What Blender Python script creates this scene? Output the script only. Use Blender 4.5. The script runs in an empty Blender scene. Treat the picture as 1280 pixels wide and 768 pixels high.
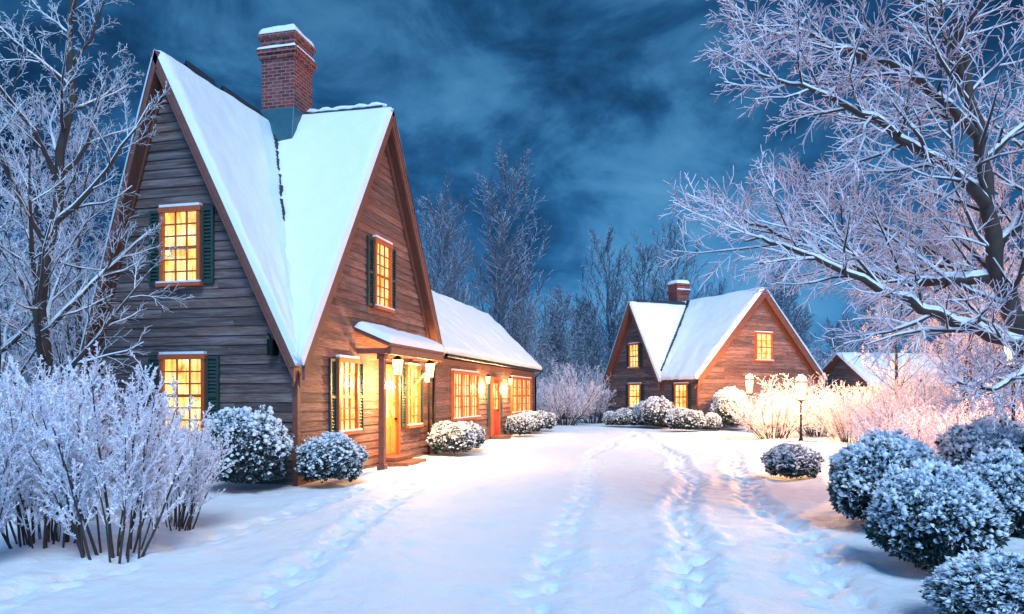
import bpy, math, random
import numpy as np
from mathutils import Vector, Matrix
R = math.radians
YAW = R(13.4)
scene = bpy.context.scene
col = scene.collection

# ------------------------------------------------------------------ materials
def nmat(name):
    m = bpy.data.materials.new(name); m.use_nodes = True
    nt = m.node_tree
    return m, nt, nt.nodes['Principled BSDF']
def N(nt, t, **kw):
    n = nt.nodes.new(t)
    for k, v in kw.items():
        if hasattr(n, k): setattr(n, k, v)
        else: n.inputs[k].default_value = v
    return n
def L(nt, a, b): nt.links.new(a, b)
def ramp(nt, fac, stops):
    r = nt.nodes.new('ShaderNodeValToRGB')
    while len(r.color_ramp.elements) < len(stops): r.color_ramp.elements.new(0.5)
    for e, (p, c) in zip(r.color_ramp.elements, stops):
        e.position = p; e.color = (*c, 1)
    L(nt, fac, r.inputs[0]); return r.outputs[0]
def mix(nt, fac, a, b, bt='MIX'):
    m = nt.nodes.new('ShaderNodeMix'); m.data_type = 'RGBA'; m.blend_type = bt
    for s, v in ((m.inputs[0], fac), (m.inputs[6], a), (m.inputs[7], b)):
        if hasattr(v, 'is_linked'): L(nt, v, s)
        else: s.default_value = v if not isinstance(v, tuple) else (*v, 1)
    return m.outputs[2]
def coords(nt, scale=(1, 1, 1), src='Object'):
    tc = nt.nodes.new('ShaderNodeTexCoord'); mp = nt.nodes.new('ShaderNodeMapping')
    mp.inputs['Scale'].default_value = scale
    L(nt, tc.outputs[src], mp.inputs[0]); return mp.outputs[0]
def noise(nt, vec, scale, detail=4, rough=.55, dist=0):
    n = N(nt, 'ShaderNodeTexNoise'); n.inputs['Scale'].default_value = scale
    n.inputs['Detail'].default_value = detail; n.inputs['Roughness'].default_value = rough
    n.inputs['Distortion'].default_value = dist
    if vec is not None: L(nt, vec, n.inputs['Vector'])
    return n.outputs['Fac']
def bump(nt, h, strength, dist, b):
    n = N(nt, 'ShaderNodeBump'); n.inputs['Strength'].default_value = strength
    n.inputs['Distance'].default_value = dist
    L(nt, h, n.inputs['Height']); L(nt, n.outputs[0], b.inputs['Normal'])
def mrange(nt, v, a, b, c=0, d=1):
    n = N(nt, 'ShaderNodeMapRange'); n.interpolation_type = 'SMOOTHSTEP'
    for i, x in zip((1, 2, 3, 4), (a, b, c, d)): n.inputs[i].default_value = x
    L(nt, v, n.inputs[0]); return n.outputs[0]
def normal_z(nt):
    g = N(nt, 'ShaderNodeNewGeometry'); s = N(nt, 'ShaderNodeSeparateXYZ')
    L(nt, g.outputs['Normal'], s.inputs[0]); return s.outputs[2]
def math2(nt, op, a, b):
    n = N(nt, 'ShaderNodeMath', operation=op)
    for i, v in enumerate((a, b)):
        if hasattr(v, 'is_linked'): L(nt, v, n.inputs[i])
        else: n.inputs[i].default_value = v
    return n.outputs[0]

SNOWC = (.84, .89, .95)
def snow_mat(name, fine=30, bs=.4, c=SNOWC, big=2.5):
    m, nt, b = nmat(name); v = coords(nt)
    a = noise(nt, v, big, 5, .6); f = noise(nt, v, fine, 5, .7)
    L(nt, mix(nt, a, tuple(x*.92 for x in c), c), b.inputs['Base Color'])
    b.inputs['Roughness'].default_value = .6
    h = math2(nt, 'ADD', math2(nt, 'MULTIPLY', a, 1.5), math2(nt, 'MULTIPLY', f, .45))
    bump(nt, h, bs, .05, b); return m
M_GROUND = snow_mat('snow_ground', 26, .65)
M_SNOW = snow_mat('snow_cover', 18, .5)

def wood_mat(name, c1, c2, c3, frost=.35):
    m, nt, b = nmat(name)
    at = N(nt, 'ShaderNodeAttribute', attribute_name='rnd')
    v = coords(nt, (1.1, 1.1, 16))
    add = N(nt, 'ShaderNodeVectorMath', operation='ADD'); L(nt, v, add.inputs[0])
    sc = N(nt, 'ShaderNodeVectorMath', operation='SCALE'); sc.inputs[0].default_value = (13, 9, 17)
    L(nt, at.outputs['Fac'], sc.inputs['Scale']); L(nt, sc.outputs[0], add.inputs[1])
    g = noise(nt, add.outputs[0], 2.2, 8, .72, .6)
    g2 = noise(nt, add.outputs[0], .7, 3, .5)
    base = ramp(nt, g, [(.3, c1), (.5, c2), (.72, c3)])
    tint = ramp(nt, at.outputs['Fac'], [(0, (.58, .57, .58)), (.5, (.95, .9, .88)), (1, (1.4, 1.25, 1.15))])
    base = mix(nt, 1.0, base, tint, 'MULTIPLY')
    dirt = mrange(nt, g2, .45, .75, 0, frost)
    base = mix(nt, dirt, base, (.36, .32, .33))
    L(nt, base, b.inputs['Base Color']); b.inputs['Roughness'].default_value = .75
    bump(nt, g, .7, .02, b); return m
M_WOODF = wood_mat('weathered_boards', (.04, .029, .029), (.11, .074, .070), (.25, .185, .175), .4)
M_WOODR = wood_mat('red_brown_boards', (.075, .034, .028), (.205, .096, .078), (.39, .22, .18), .28)
def simple(name, c, rough=.5, metal=0, var=.3, sc=6, bs=.15):
    m, nt, b = nmat(name); v = coords(nt)
    n = noise(nt, v, sc, 5, .65)
    L(nt, mix(nt, n, tuple(x*(1-var) for x in c), tuple(min(1, x*(1+var)) for x in c)), b.inputs['Base Color'])
    b.inputs['Roughness'].default_value = rough; b.inputs['Metallic'].default_value = metal
    if bs: bump(nt, n, bs, .02, b)
    return m
M_TRIM = simple('red_brown_trim', (.18, .065, .045), .6, sc=9, var=.45)
M_FRAME = simple('orange_window_frame', (.5, .10, .025), .5)
M_GREEN = simple('green_shutter', (.018, .05, .042), .5)
M_DARK = simple('dark_metal', (.012, .012, .014), .4, .6)
M_TILE = simple('dark_roof_tile', (.02, .028, .04), .6)
M_COPPER = simple('copper_flashing', (.035, .12, .15), .45, .3)
M_DOOR = simple('orange_door', (.75, .26, .03), .45)
M_RDOOR = simple('red_door', (.6, .06, .025), .45)

def emit_mat(name, stops, strength, fold=True):
    m, nt, b = nmat(name)
    v = coords(nt, (1, 1, 1)); n = noise(nt, v, 2.6, 4, .6, .4)
    c = ramp(nt, n, stops)
    if fold:
        v2 = coords(nt, (1, 1, .12)); f = noise(nt, v2, 14, 2, .5)
        k = mrange(nt, f, .35, .65, .6, 1.15)
        kk = N(nt, 'ShaderNodeCombineColor')
        for i in range(3): L(nt, k, kk.inputs[i])
        c = mix(nt, 1.0, c, kk.outputs[0], 'MULTIPLY')
    L(nt, c, b.inputs['Emission Color']); b.inputs['Emission Strength'].default_value = strength
    b.inputs['Base Color'].default_value = (.05, .03, .01, 1); b.inputs['Roughness'].default_value = .12
    return m
M_GLASS = emit_mat('lit_window_glass', [(.28, (.6, .2, .02)), (.40, (1, .5, .08)), (.51, (1, .74, .24)), (.68, (1, .9, .5))], 1.7)
M_LAMP = emit_mat('lantern_glass', [(0, (1, .5, .12)), (1, (1, .62, .2))], 8, False)

def brick_mat():
    m, nt, b = nmat('chimney_brick')
    tc = N(nt, 'ShaderNodeTexCoord'); s = N(nt, 'ShaderNodeSeparateXYZ'); L(nt, tc.outputs['Object'], s.inputs[0])
    cb = N(nt, 'ShaderNodeCombineXYZ'); L(nt, math2(nt, 'ADD', s.outputs[0], s.outputs[1]), cb.inputs[0]); L(nt, s.outputs[2], cb.inputs[1])
    br = N(nt, 'ShaderNodeTexBrick'); L(nt, cb.outputs[0], br.inputs['Vector'])
    br.inputs['Scale'].default_value = 1; br.inputs['Brick Width'].default_value = .23; br.inputs['Row Height'].default_value = .085
    br.inputs['Mortar Size'].default_value = .012
    br.inputs['Color1'].default_value = (.28, .045, .035, 1); br.inputs['Color2'].default_value = (.10, .02, .018, 1)
    br.inputs['Mortar'].default_value = (.24, .16, .15, 1)
    n = noise(nt, tc.outputs['Object'], 5, 4)
    L(nt, mix(nt, mrange(nt, n, .5, .8, 0, .3), br.outputs[0], (.4, .3, .3)), b.inputs['Base Color'])
    b.inputs['Roughness'].default_value = .85
    bump(nt, math2(nt, 'SUBTRACT', 1, br.outputs['Fac']), .7, .02, b); return m
M_BRICK = brick_mat()

def bark_mat(name, lo, hi, bark=(.045, .03, .026), snow=SNOWC):
    m, nt, b = nmat(name); z = normal_z(nt); v = coords(nt)
    n = noise(nt, v, 9, 4, .6)
    z2 = math2(nt, 'ADD', z, math2(nt, 'MULTIPLY', math2(nt, 'SUBTRACT', n, .5), .9))
    f = mrange(nt, z2, lo, hi)
    L(nt, mix(nt, f, mix(nt, n, tuple(x*.5 for x in bark), tuple(x*1.8 for x in bark)), snow), b.inputs['Base Color'])
    b.inputs['Roughness'].default_value = .8; bump(nt, n, .5, .03, b); return m
M_BARK = bark_mat('snowy_bark', .25, .55)
M_TWIG = bark_mat('snowy_twig', -.6, -.1, snow=(.78, .84, .93))
M_TWIG_GLOW = bark_mat('glow_tinted_frosty_twig', -.75, -.05, bark=(.14, .06, .055), snow=(.90, .77, .85))  # warm lamp glow painted into the snow colour as a pink tint
M_FROST = bark_mat('frosted_twig', -1.3, -.5, snow=(.84, .85, .92))
M_FROST_GLOW = bark_mat('glow_tinted_tree_twig', -1.0, -.2, bark=(.16, .08, .07), snow=(.78, .70, .78))  # frost colour pinkened to carry pink-orange light on the trees
M_BARK_HAZE = bark_mat('haze_tinted_bark', .1, .6, bark=(.09, .12, .17), snow=(.52, .66, .82))  # bluer bark and snow colours stand in for distance haze
M_TWIG_HAZE = bark_mat('haze_tinted_frosted_twig', -1.0, .15, bark=(.10, .15, .21), snow=(.42, .57, .75))  # same blue haze painted into the twig and frost colours
def leaf_mat(name, dark, mid, snow):
    m, nt, b = nmat(name)
    at = N(nt, 'ShaderNodeAttribute', attribute_name='frost')
    L(nt, ramp(nt, at.outputs['Fac'], [(0, dark), (.38, mid), (.6, snow), (1, snow)]), b.inputs['Base Color'])
    b.inputs['Roughness'].default_value = .7; return m
M_LEAF = leaf_mat('snowy_evergreen_leaf', (.010, .024, .022), (.05, .09, .09), (.8, .87, .94))

# ------------------------------------------------------------------ mesh builder
class MB:
    def __init__(s): s.v = []; s.f = []; s.m = []; s.r = []; s.fr = []
    def vert(s, p, fr=0.0): s.v.append((p[0], p[1], p[2])); s.fr.append(fr); return len(s.v)-1
    def face(s, idx, m=0, r=.5): s.f.append(tuple(idx)); s.m.append(m); s.r.append(r)
    def poly(s, pts, m=0, r=.5): s.face([s.vert(p) for p in pts], m, r)
    def hexa(s, b, t, m=0, r=.5):
        i = [s.vert(p) for p in b]; j = [s.vert(p) for p in t]; n = len(b)
        s.face(i[::-1], m, r); s.face(j, m, r)
        for k in range(n): s.face((i[k], i[(k+1) % n], j[(k+1) % n], j[k]), m, r)
    def box(s, x0, x1, y0, y1, z0, z1, m=0, r=.5):
        s.hexa([(x0, y0, z0), (x1, y0, z0), (x1, y1, z0), (x0, y1, z0)], [(x0, y0, z1), (x1, y0, z1), (x1, y1, z1), (x0, y1, z1)], m, r)
    def ring(s, cx, cy, prof, n=12, m=0):
        rings = [[s.vert((cx+r*math.cos(2*math.pi*k/n), cy+r*math.sin(2*math.pi*k/n), z)) for k in range(n)] for r, z in prof]
        for a, b in zip(rings, rings[1:]):
            for k in range(n): s.face((a[k], a[(k+1) % n], b[(k+1) % n], b[k]), m)
        s.face(rings[0][::-1], m); s.face(rings[-1], m)
    def tube(s, pts, rad, sides, m=0):
        prev = None; ref = Vector((.31, .17, .93)); np_ = len(pts)
        for i, p in enumerate(pts):
            d = (pts[min(i+1, np_-1)]-pts[max(i-1, 0)]).normalized()
            a = d.cross(ref)
            if a.length < .1: a = d.cross(Vector((1, 0, 0)))
            a.normalize(); b = d.cross(a); r = rad[i]
            cur = []
            for k in range(sides):
                t = 2*math.pi*k/sides
                cur.append(s.vert(p+a*(r*math.cos(t))+b*(r*math.sin(t))))
            if prev:
                for k in range(sides): s.face((prev[k], prev[(k+1) % sides], cur[(k+1) % sides], cur[k]), m)
            prev = cur
    def mesh(s, name, mats, smooth=False):
        me = bpy.data.meshes.new(name); me.from_pydata(s.v, [], s.f)
        for m in mats: me.materials.append(m)
        me.polygons.foreach_set('material_index', s.m)
        if smooth: me.polygons.foreach_set('use_smooth', [True]*len(s.f))
        a = me.attributes.new('rnd', 'FLOAT', 'FACE'); a.data.foreach_set('value', s.r)
        if any(s.fr):
            a = me.attributes.new('frost', 'FLOAT', 'POINT'); a.data.foreach_set('value', s.fr)
        me.update(); return me
    def obj(s, name, mats, parent=None, smooth=False, bevel=0):
        return place(name, s.mesh(name, mats, smooth), parent=parent, bevel=bevel)
def place(name, me, loc=(0, 0, 0), rz=0, scale=(1, 1, 1), parent=None, bevel=0):
    o = bpy.data.objects.new(name, me); col.objects.link(o)
    o.location = loc; o.rotation_euler = (0, 0, rz); o.scale = scale
    if parent: o.parent = parent
    if bevel:
        b = o.modifiers.new('bevel', 'BEVEL'); b.width = bevel; b.segments = 2; b.limit_method = 'ANGLE'
    return o
def empty(name, loc=(0, 0, 0), rz=0): return place(name, None, loc, rz)

# value noise
_rs = np.random.RandomState(5); _tab = _rs.rand(256, 256)
def vnoise(x, y):
    xi = np.floor(x).astype(int); yi = np.floor(y).astype(int); fx = x-xi; fy = y-yi
    fx = fx*fx*(3-2*fx); fy = fy*fy*(3-2*fy)
    g = lambda a, b: _tab[a % 256, b % 256]
    return (g(xi, yi)*(1-fx)+g(xi+1, yi)*fx)*(1-fy)+(g(xi, yi+1)*(1-fx)+g(xi+1, yi+1)*fx)*fy
def fbm(x, y, o=4):
    s = 0; a = 1; t = 0
    for i in range(o):
        s = s+a*vnoise(x*2**i+7*i, y*2**i+3*i); t += a; a *= .5
    return s/t

# ------------------------------------------------------------------ ground
def ground():
    def axis(a, b, st, lo, hi, g):
        mid = list(np.arange(a, b, st)); out = []; x = mid[-1]; s = st
        while x < hi: s *= g; x += s; out.append(x)
        pre = []; x = mid[0]; s = st
        while x > lo: s *= g; x -= s; pre.append(x)
        return np.array(pre[::-1]+mid+out)
    xs = axis(-8, 5, .038, -500, 500, 1.09); ys = axis(4, 15, .038, -300, 700, 1.016)
    X, Y = np.meshgrid(xs, ys)
    near = np.clip(1-np.hypot(X, Y-15)/60, 0, 1)
    Z = (fbm(X*.35, Y*.35)-.5)*.16 + (fbm(X*1.7, Y*1.7)-.5)*.07*near + (fbm(X*7, Y*7, 3)-.5)*.016*near
    bankR = np.clip((X-1.7-.02*Y)/1.2, 0, 1); bankR = bankR*bankR*(3-2*bankR)
    Z += bankR*(.13+.10*(fbm(X*1.3, Y*1.3)-.3))*np.clip((34-Y)/10, 0, 1)
    bankL = np.clip((-5.2-X)/1.0, 0, 1)*np.clip((10-Y)/3, 0, 1)
    Z += bankL*.12*fbm(X*1.5, Y*1.5)
    far = np.clip((np.hypot(X, Y)-80)/250, 0, 1); Z += far*5*fbm(X*.01, Y*.01)
    rnd = random.Random(3)
    tracks = [
        [(-1.2, 3.5), (-1.23, 5.4), (-1.39, 9.1), (-1.86, 14.3), (-2.6, 20), (-2.46, 27), (-2, 33)],
        [(.2, 3.5), (.155, 5.8), (-.05, 9.4), (.12, 14.8), (-.2, 20.5), (-1.34, 28.5), (-2, 34)],
        [(1.45, 3.5), (1.39, 6.1), (1.38, 8.8), (1.12, 12.7), (1.19, 17.6), (1.5, 24), (1.6, 31)],
        [(-3.1, 3.5), (-3.34, 4.9), (-3.83, 7.1), (-4.63, 11.3), (-5.4, 15), (-6.1, 16.3)],
        [(-5.2, 3.6), (-5.3, 4.65), (-5.4, 6.7), (-5.65, 10.2), (-5.7, 13.5)],
    ]
    strength = [.75, 1.2, 1.15, .75, .65]
    for tr, st in zip(tracks, strength):
        pts = []
        for (a, b) in zip(tr, tr[1:]):
            n = max(2, int(math.dist(a, b)/.1))
            for k in range(n): pts.append((a[0]+(b[0]-a[0])*k/n, a[1]+(b[1]-a[1])*k/n))
        P = np.array(pts)
        for _ in range(40): P[1:-1] = (P[:-2]+P[1:-1]*2+P[2:])/4
        P[:, 0] += .07*np.sin(P[:, 1]*1.1+st*9)
        cx = np.interp(Y, P[:, 1], P[:, 0])+.09*(fbm(Y*1.3+st*3, Y*0, 2)-.5); inr = (Y > P[0, 1]) & (Y < P[-1, 1])
        dx = np.abs(X-cx); w = .15+.12*fbm(X*0+st*5, Y*2)
        Z -= inr*.05*st*np.exp(-(dx/w)**3)*(.2+fbm(X*3, Y*3))
        Z += inr*.035*st*np.exp(-((dx-w-.12)/.11)**2)*np.clip(fbm(X*4, Y*4)*2-.6, 0, 2)
        rough = inr*np.exp(-(dx/(w*1.6))**4); Z += rough*(fbm(X*10, Y*10, 3)-.5)*.06*st
        s = 0; side = 1
        for p, q in zip(P, P[1:]):
            s += math.dist(p, q)
            if s > .22+rnd.random()*.14:
                s = 0; side = -side
                t = (q-p)/max(1e-6, math.dist(p, q)); an = rnd.gauss(0, .25)
                t = np.array([t[0]*math.cos(an)-t[1]*math.sin(an), t[0]*math.sin(an)+t[1]*math.cos(an)]); nrm = np.array([-t[1], t[0]])
                c = p+nrm*side*(.06+rnd.random()*.1)
                if c[1] > 26: continue
                i0, i1 = np.searchsorted(xs, [c[0]-.5, c[0]+.5]); j0, j1 = np.searchsorted(ys, [c[1]-.5, c[1]+.5])
                sub = (slice(j0, j1), slice(i0, i1)); ax = X[sub]-c[0]; ay = Y[sub]-c[1]
                u = ax*t[0]+ay*t[1]; v = ax*nrm[0]+ay*nrm[1]; v = v+.02*np.sin(u*22+s)
                q2 = (u/(.13+.05*rnd.random()))**2+(v/(.06+.02*rnd.random()))**2
                Z[sub] -= (.05+.04*rnd.random())*st*np.exp(-q2**1.8)
    for k in range(26):
        c = (rnd.uniform(-4.5, 1), rnd.uniform(5, 17)); i0, i1 = np.searchsorted(xs, [c[0]-.4, c[0]+.4]); j0, j1 = np.searchsorted(ys, [c[1]-.4, c[1]+.4])
        sub = (slice(j0, j1), slice(i0, i1)); q2 = ((X[sub]-c[0])/rnd.uniform(.05, .1))**2+((Y[sub]-c[1])/rnd.uniform(.06, .15))**2
        Z[sub] -= rnd.uniform(.008, .022)*np.exp(-q2)
    ny, nx = X.shape
    co = np.stack([X, Y, Z], -1).reshape(-1, 3)
    idx = np.arange(nx*ny).reshape(ny, nx)
    q = np.stack([idx[:-1, :-1], idx[:-1, 1:], idx[1:, 1:], idx[1:, :-1]], -1).reshape(-1, 4)
    me = bpy.data.meshes.new('snow_ground'); me.vertices.add(len(co)); me.vertices.foreach_set('co', co.ravel())
    me.loops.add(q.size); me.loops.foreach_set('vertex_index', q.ravel().astype(np.int32))
    me.polygons.add(len(q)); me.polygons.foreach_set('loop_start', np.arange(0, q.size, 4, dtype=np.int32))
    me.polygons.foreach_set('loop_total', np.full(len(q), 4, dtype=np.int32))
    me.polygons.foreach_set('use_smooth', [True]*len(q))
    me.materials.append(M_GROUND); me.update(calc_edges=True); me.validate()
    place('snow_ground', me)
ground()

# ------------------------------------------------------------------ building helpers
class Wall:
    def __init__(s, O, U, Nn): s.O = Vector((*O, 0)); s.U = Vector((*U, 0)); s.N = Vector((*Nn, 0))
    def p(s, u, z, o=0): q = s.O+s.U*u+s.N*o; return (q.x, q.y, z)
    def box(s, mb, u0, u1, z0, z1, o0, o1, m=0):
        mb.hexa([s.p(u0, z0, o0), s.p(u1, z0, o0), s.p(u1, z0, o1), s.p(u0, z0, o1)],
                [s.p(u0, z1, o0), s.p(u1, z1, o0), s.p(u1, z1, o1), s.p(u0, z1, o1)], m)
def boards(mb, w, lf, rf, z1, m=0, seed=1, h=.185, z0=-.1):
    rn = random.Random(seed); z = z0
    while z < z1-.02:
        zt = min(z+h, z1); a0, b0, a1, b1 = lf(z), rf(z), lf(zt), rf(zt)
        cuts = [0]; L0 = max(.1, b0-a0); c = rn.uniform(1, 3.2)
        while c < L0-.6: cuts.append(c/L0); c += rn.uniform(1.8, 3.8)
        cuts.append(1)
        for s, e in zip(cuts, cuts[1:]):
            g = .003/L0; s2, e2 = s+g, e-g; r = rn.random(); j = rn.uniform(0, .008); k1 = rn.uniform(-.006, .006); k2 = rn.uniform(-.006, .006)
            A = [a0+(b0-a0)*s2, a0+(b0-a0)*e2, a1+(b1-a1)*e2, a1+(b1-a1)*s2]
            mb.poly([w.p(A[0], z+k1, .034+j), w.p(A[1], z+k2, .034+j), w.p(A[2], zt, .01+j), w.p(A[3], zt, .01+j)], m, r)
            mb.poly([w.p(A[0], z+k1, 0), w.p(A[1], z+k2, 0), w.p(A[1], z+k2, .034+j), w.p(A[0], z+k1, .034+j)], m, 0)
        z = zt
def window(mb, w, u0, u1, z0, z1, cols, rows, shut=.28, mull=0):
    f = .075
    w.box(mb, u0-f, u0, z0, z1, .0, .12, 0); w.box(mb, u1, u1+f, z0, z1, .0, .12, 0)
    w.box(mb, u0-f-.02, u1+f+.02, z1, z1+.1, .0, .135, 0)
    w.box(mb, u0-f-.05, u1+f+.05, z0-.07, z0, .0, .18, 0)
    w.box(mb, u0-f-.04, u1+f+.04, z0+.001, z0+.035, .122, .175, 3)
    w.box(mb, u0-f, u1+f, z1+.101, z1+.15, .0, .13, 3)
    mb.poly([w.p(u0, z0, .045), w.p(u1, z0, .045), w.p(u1, z1, .045), w.p(u0, z1, .045)], 1)
    t = .014
    for i in range(1, cols):
        u = u0+(u1-u0)*i/cols; w.box(mb, u-t, u+t, z0, z1, .046, .075, 0)
    for j in range(1, rows):
        z = z0+(z1-z0)*j/rows; tt = .03 if j*2 == rows else t; w.box(mb, u0, u1, z-tt, z+tt, .0465, .078 if tt > t else .073, 0)
    for i in range(1, mull+1):
        u = u0+(u1-u0)*i/(mull+1); w.box(mb, u-.05, u+.05, z0, z1, .044, .11, 0)
    if shut:
        for a, b in ((u0-f-.015-shut, u0-f-.015), (u1+f+.015, u1+f+.015+shut)):
            w.box(mb, a, a+.05, z0-.03, z1+.06, .04, .085, 2); w.box(mb, b-.05, b, z0-.03, z1+.06, .04, .085, 2)
            for zz in (z0-.03, (z0+z1)/2-.03, z1): w.box(mb, a+.05, b-.05, zz, zz+.06, .04, .083, 2)
            k = int((z1-z0)/.07)
            for q in range(k):
                zz = z0+.03+(z1-z0-.03)*q/k
                mb.hexa([w.p(a+.05, zz, .045), w.p(b-.05, zz, .045), w.p(b-.05, zz, .076), w.p(a+.05, zz, .076)],
                        [w.p(a+.05, zz+.05, .043), w.p(b-.05, zz+.05, .043), w.p(b-.05, zz+.05, .05), w.p(a+.05, zz+.05, .05)], 2)
def up_normal(p):
    n = (Vector(p[1])-Vector(p[0])).cross(Vector(p[3])-Vector(p[0])).normalized()
    return n if n.z > 0 else -n
def slab(mb, p, th, m=0):
    n = up_normal(p); mb.hexa([Vector(q)-n*th for q in p], [Vector(q) for q in p], m)
def snow_quad(mb, p, th=.15, res=.14, m=0, ext=.03, seed=0, edge=.16, sharp=(), wob=.05):
    P = [Vector(q) for q in p]; n = up_normal(P); c = sum(P, Vector())/4
    P = [q+(q-c).normalized()*ext for q in P]
    Lu = max((P[1]-P[0]).length, (P[2]-P[3]).length); Lv = max((P[3]-P[0]).length, (P[2]-P[1]).length)
    nu = max(6, min(150, int(Lu/res))); nv = max(6, min(150, int(Lv/res)))
    us = np.linspace(0, 1, nu+1); vs = np.linspace(0, 1, nv+1)
    e1 = .04/Lu; us = np.unique(np.concatenate([[0, e1, 2.2*e1], us[1:-1], [1-2.2*e1, 1-e1, 1]]))
    e2 = .04/Lv; vs = np.unique(np.concatenate([[0, e2, 2.2*e2], vs[1:-1], [1-2.2*e2, 1-e2, 1]]))
    ids = []; B = 9.; dv = (P[3]-P[0]).normalized()
    for v in vs:
        row = []
        for u in us:
            q = P[0].lerp(P[1], u).lerp(P[3].lerp(P[2], u), v)
            e = min(B if 3 in sharp else u*Lu, B if 1 in sharp else (1-u)*Lu, B if 0 in sharp else v*Lv, B if 2 in sharp else (1-v)*Lv)
            t = min(1, e/edge); prof = math.sqrt(max(0, 1-(1-t)**2))
            nz = float(fbm(np.array(u*Lu*1.6+seed*3.3), np.array(v*Lv*1.6+seed), 3))
            nn = float(vnoise(np.array(u*Lu*4+seed), np.array(v*Lv*4)))
            h = th*prof*(.7+.6*nz)+.02*nn*t
            if (1-v)*Lv < .4 and wob: q = q+dv*wob*(float(fbm(np.array(u*Lu*2.3+seed), np.array(3.3), 3))-.35)*(1-(1-v)*Lv/.4)
            row.append(mb.vert(q+n*(h-.01)))
        ids.append(row)
    for a, b in zip(ids, ids[1:]):
        for k in range(len(a)-1): mb.face((a[k], a[k+1], b[k+1], b[k]), m)
def chimney(parent, cx, cy, w, z0, z1, name='chimney'):
    mb = MB(); h = w/2; c = z1
    mb.box(cx-h, cx+h, cy-h, cy+h, z0, c-.62, 0)
    for e, a, b in ((.05, .62, .5), (.09, .5, .38), (.02, .38, .12), (.07, .12, 0)):
        mb.box(cx-h-e, cx+h+e, cy-h-e, cy+h+e, c-a+.001, c-b, 0)
    mb.obj(name, [M_BRICK], parent, bevel=.008)
    s = MB(); e = h+.06
    snow_quad(s, [(cx-e, cy-e, c), (cx+e, cy-e, c), (cx+e, cy+e, c), (cx-e, cy+e, c)], .24, .08, ext=0, edge=.25, wob=0)
    e = h+.09
    for q in ([(cx-e, cy-e, c-.378), (cx+e, cy-e, c-.378), (cx+e, cy-h-.025, c-.372), (cx-e, cy-h-.025, c-.372)],
              [(cx+h+.025, cy-h, c-.372), (cx+e, cy-h, c-.378), (cx+e, cy+h, c-.378), (cx+h+.025, cy+h, c-.372)]):
        snow_quad(s, q, .06, .05, ext=0, edge=.05, wob=0)
    s.obj(name+'_snow', [M_SNOW], parent, True)
def lantern(parent, x, y, z, s=1.0, name='wall_lantern', chain=.0, light=60, rad=.08, lcol=(1, .56, .2), bar=.007, cap=1.15):
    mb = MB(); a = .075*s
    mb.hexa([(x-a*.65, y-a*.65, z-.14*s), (x+a*.65, y-a*.65, z-.14*s), (x+a*.65, y+a*.65, z-.14*s), (x-a*.65, y+a*.65, z-.14*s)],
            [(x-a, y-a, z+.12*s), (x+a, y-a, z+.12*s), (x+a, y+a, z+.12*s), (x-a, y+a, z+.12*s)], 1)
    for sx in (-1, 1):
        for sy in (-1, 1):
            mb.tube([Vector((x+sx*a*.67, y+sy*a*.67, z-.15*s)), Vector((x+sx*a*1.02, y+sy*a*1.02, z+.125*s))], [bar*s]*2, 4, 0)
    mb.box(x-a*.7, x+a*.7, y-a*.7, y+a*.7, z-.16*s, z-.142*s, 0)
    mb.box(x-a*cap, x+a*cap, y-a*cap, y+a*cap, z+.122*s, z+.135*s, 0)
    mb.ring(x, y, [(a*cap, z+.136*s), (a*.7, z+.17*s), (a*.25, z+.195*s), (.012*s, z+.24*s)], 8, 0)
    if chain: mb.tube([Vector((x, y, z+.23*s)), Vector((x, y, z+.27*s+chain))], [.01]*2, 5, 0)
    mb.obj(name, [M_DARK, M_LAMP], parent)
    if light:
        ld = bpy.data.lights.new(name+'_light', 'POINT'); ld.energy = light; ld.color = lcol; ld.shadow_soft_size = rad
        lo = bpy.data.objects.new(name+'_light', ld); col.objects.link(lo); lo.location = (x, y, z-.3*s); lo.parent = parent
        return lo

# ------------------------------------------------------------------ main house
HA = empty('timber_cottage')
walls = MB(); trim = MB(); roof = MB(); snow = MB(); wins = MB()
F = Wall((0, 12.34), (1, 0), (0, -1)); E = Wall((-7.15, 0), (0, 1), (1, 0))
A_r = lambda z: min(-7.15, -10+(8.22-z)/2.033); A_l = lambda z: max(-11.55, -10-(8.22-z)/3.39)
boards(walls, F, A_l, A_r, 8.1, 0, 1)
walls.poly([F.p(-11.55, -.2), F.p(-7.15, -.2), F.p(-7.15, 2.4), F.p(-10, 8.2), F.p(-11.55, 2.9)], 0)
G_l = lambda z: max(12.34, 16.25-(8.42-z)/1.5); G_r = lambda z: min(20.0, 16.25+(8.42-z)/1.5)
boards(walls, E, G_l, G_r, 8.3, 1, 2)
walls.poly([E.p(12.34, -.2), E.p(20, -.2), E.p(20, 2.75), E.p(16.25, 8.4), E.p(12.34, 2.5)], 1)
boards(walls, E, lambda z: 20.0, lambda z: 34.4, 2.85, 1, 3)
walls.poly([E.p(20, -.2), E.p(34.4, -.2), E.p(34.4, 2.9), E.p(20, 2.9)], 1)
W2 = Wall((-11.55, 0), (0, 1), (-1, 0))
boards(walls, W2, lambda z: 12.34, lambda z: 20, 2.9, 0, 4)
walls.poly([(-11.55, 12.34, -.2), (-11.55, 20, -.2), (-11.55, 20, 2.8), (-11.55, 16.25, 8.4), (-11.55, 12.34, 2.8)], 0)
FE = Wall((0, 34.4), (-1, 0), (0, 1))
boards(walls, FE, lambda z: max(7.15, 9.65-(5.6-z)/.98), lambda z: min(12.15, 9.65+(5.6-z)/.98), 5.5, 1, 6)
walls.poly([(-12.15, 34.4, -.2), (-7.15, 34.4, -.2), (-7.15, 34.4, 3), (-9.65, 34.4, 5.55), (-12.15, 34.4, 3)], 1)
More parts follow.
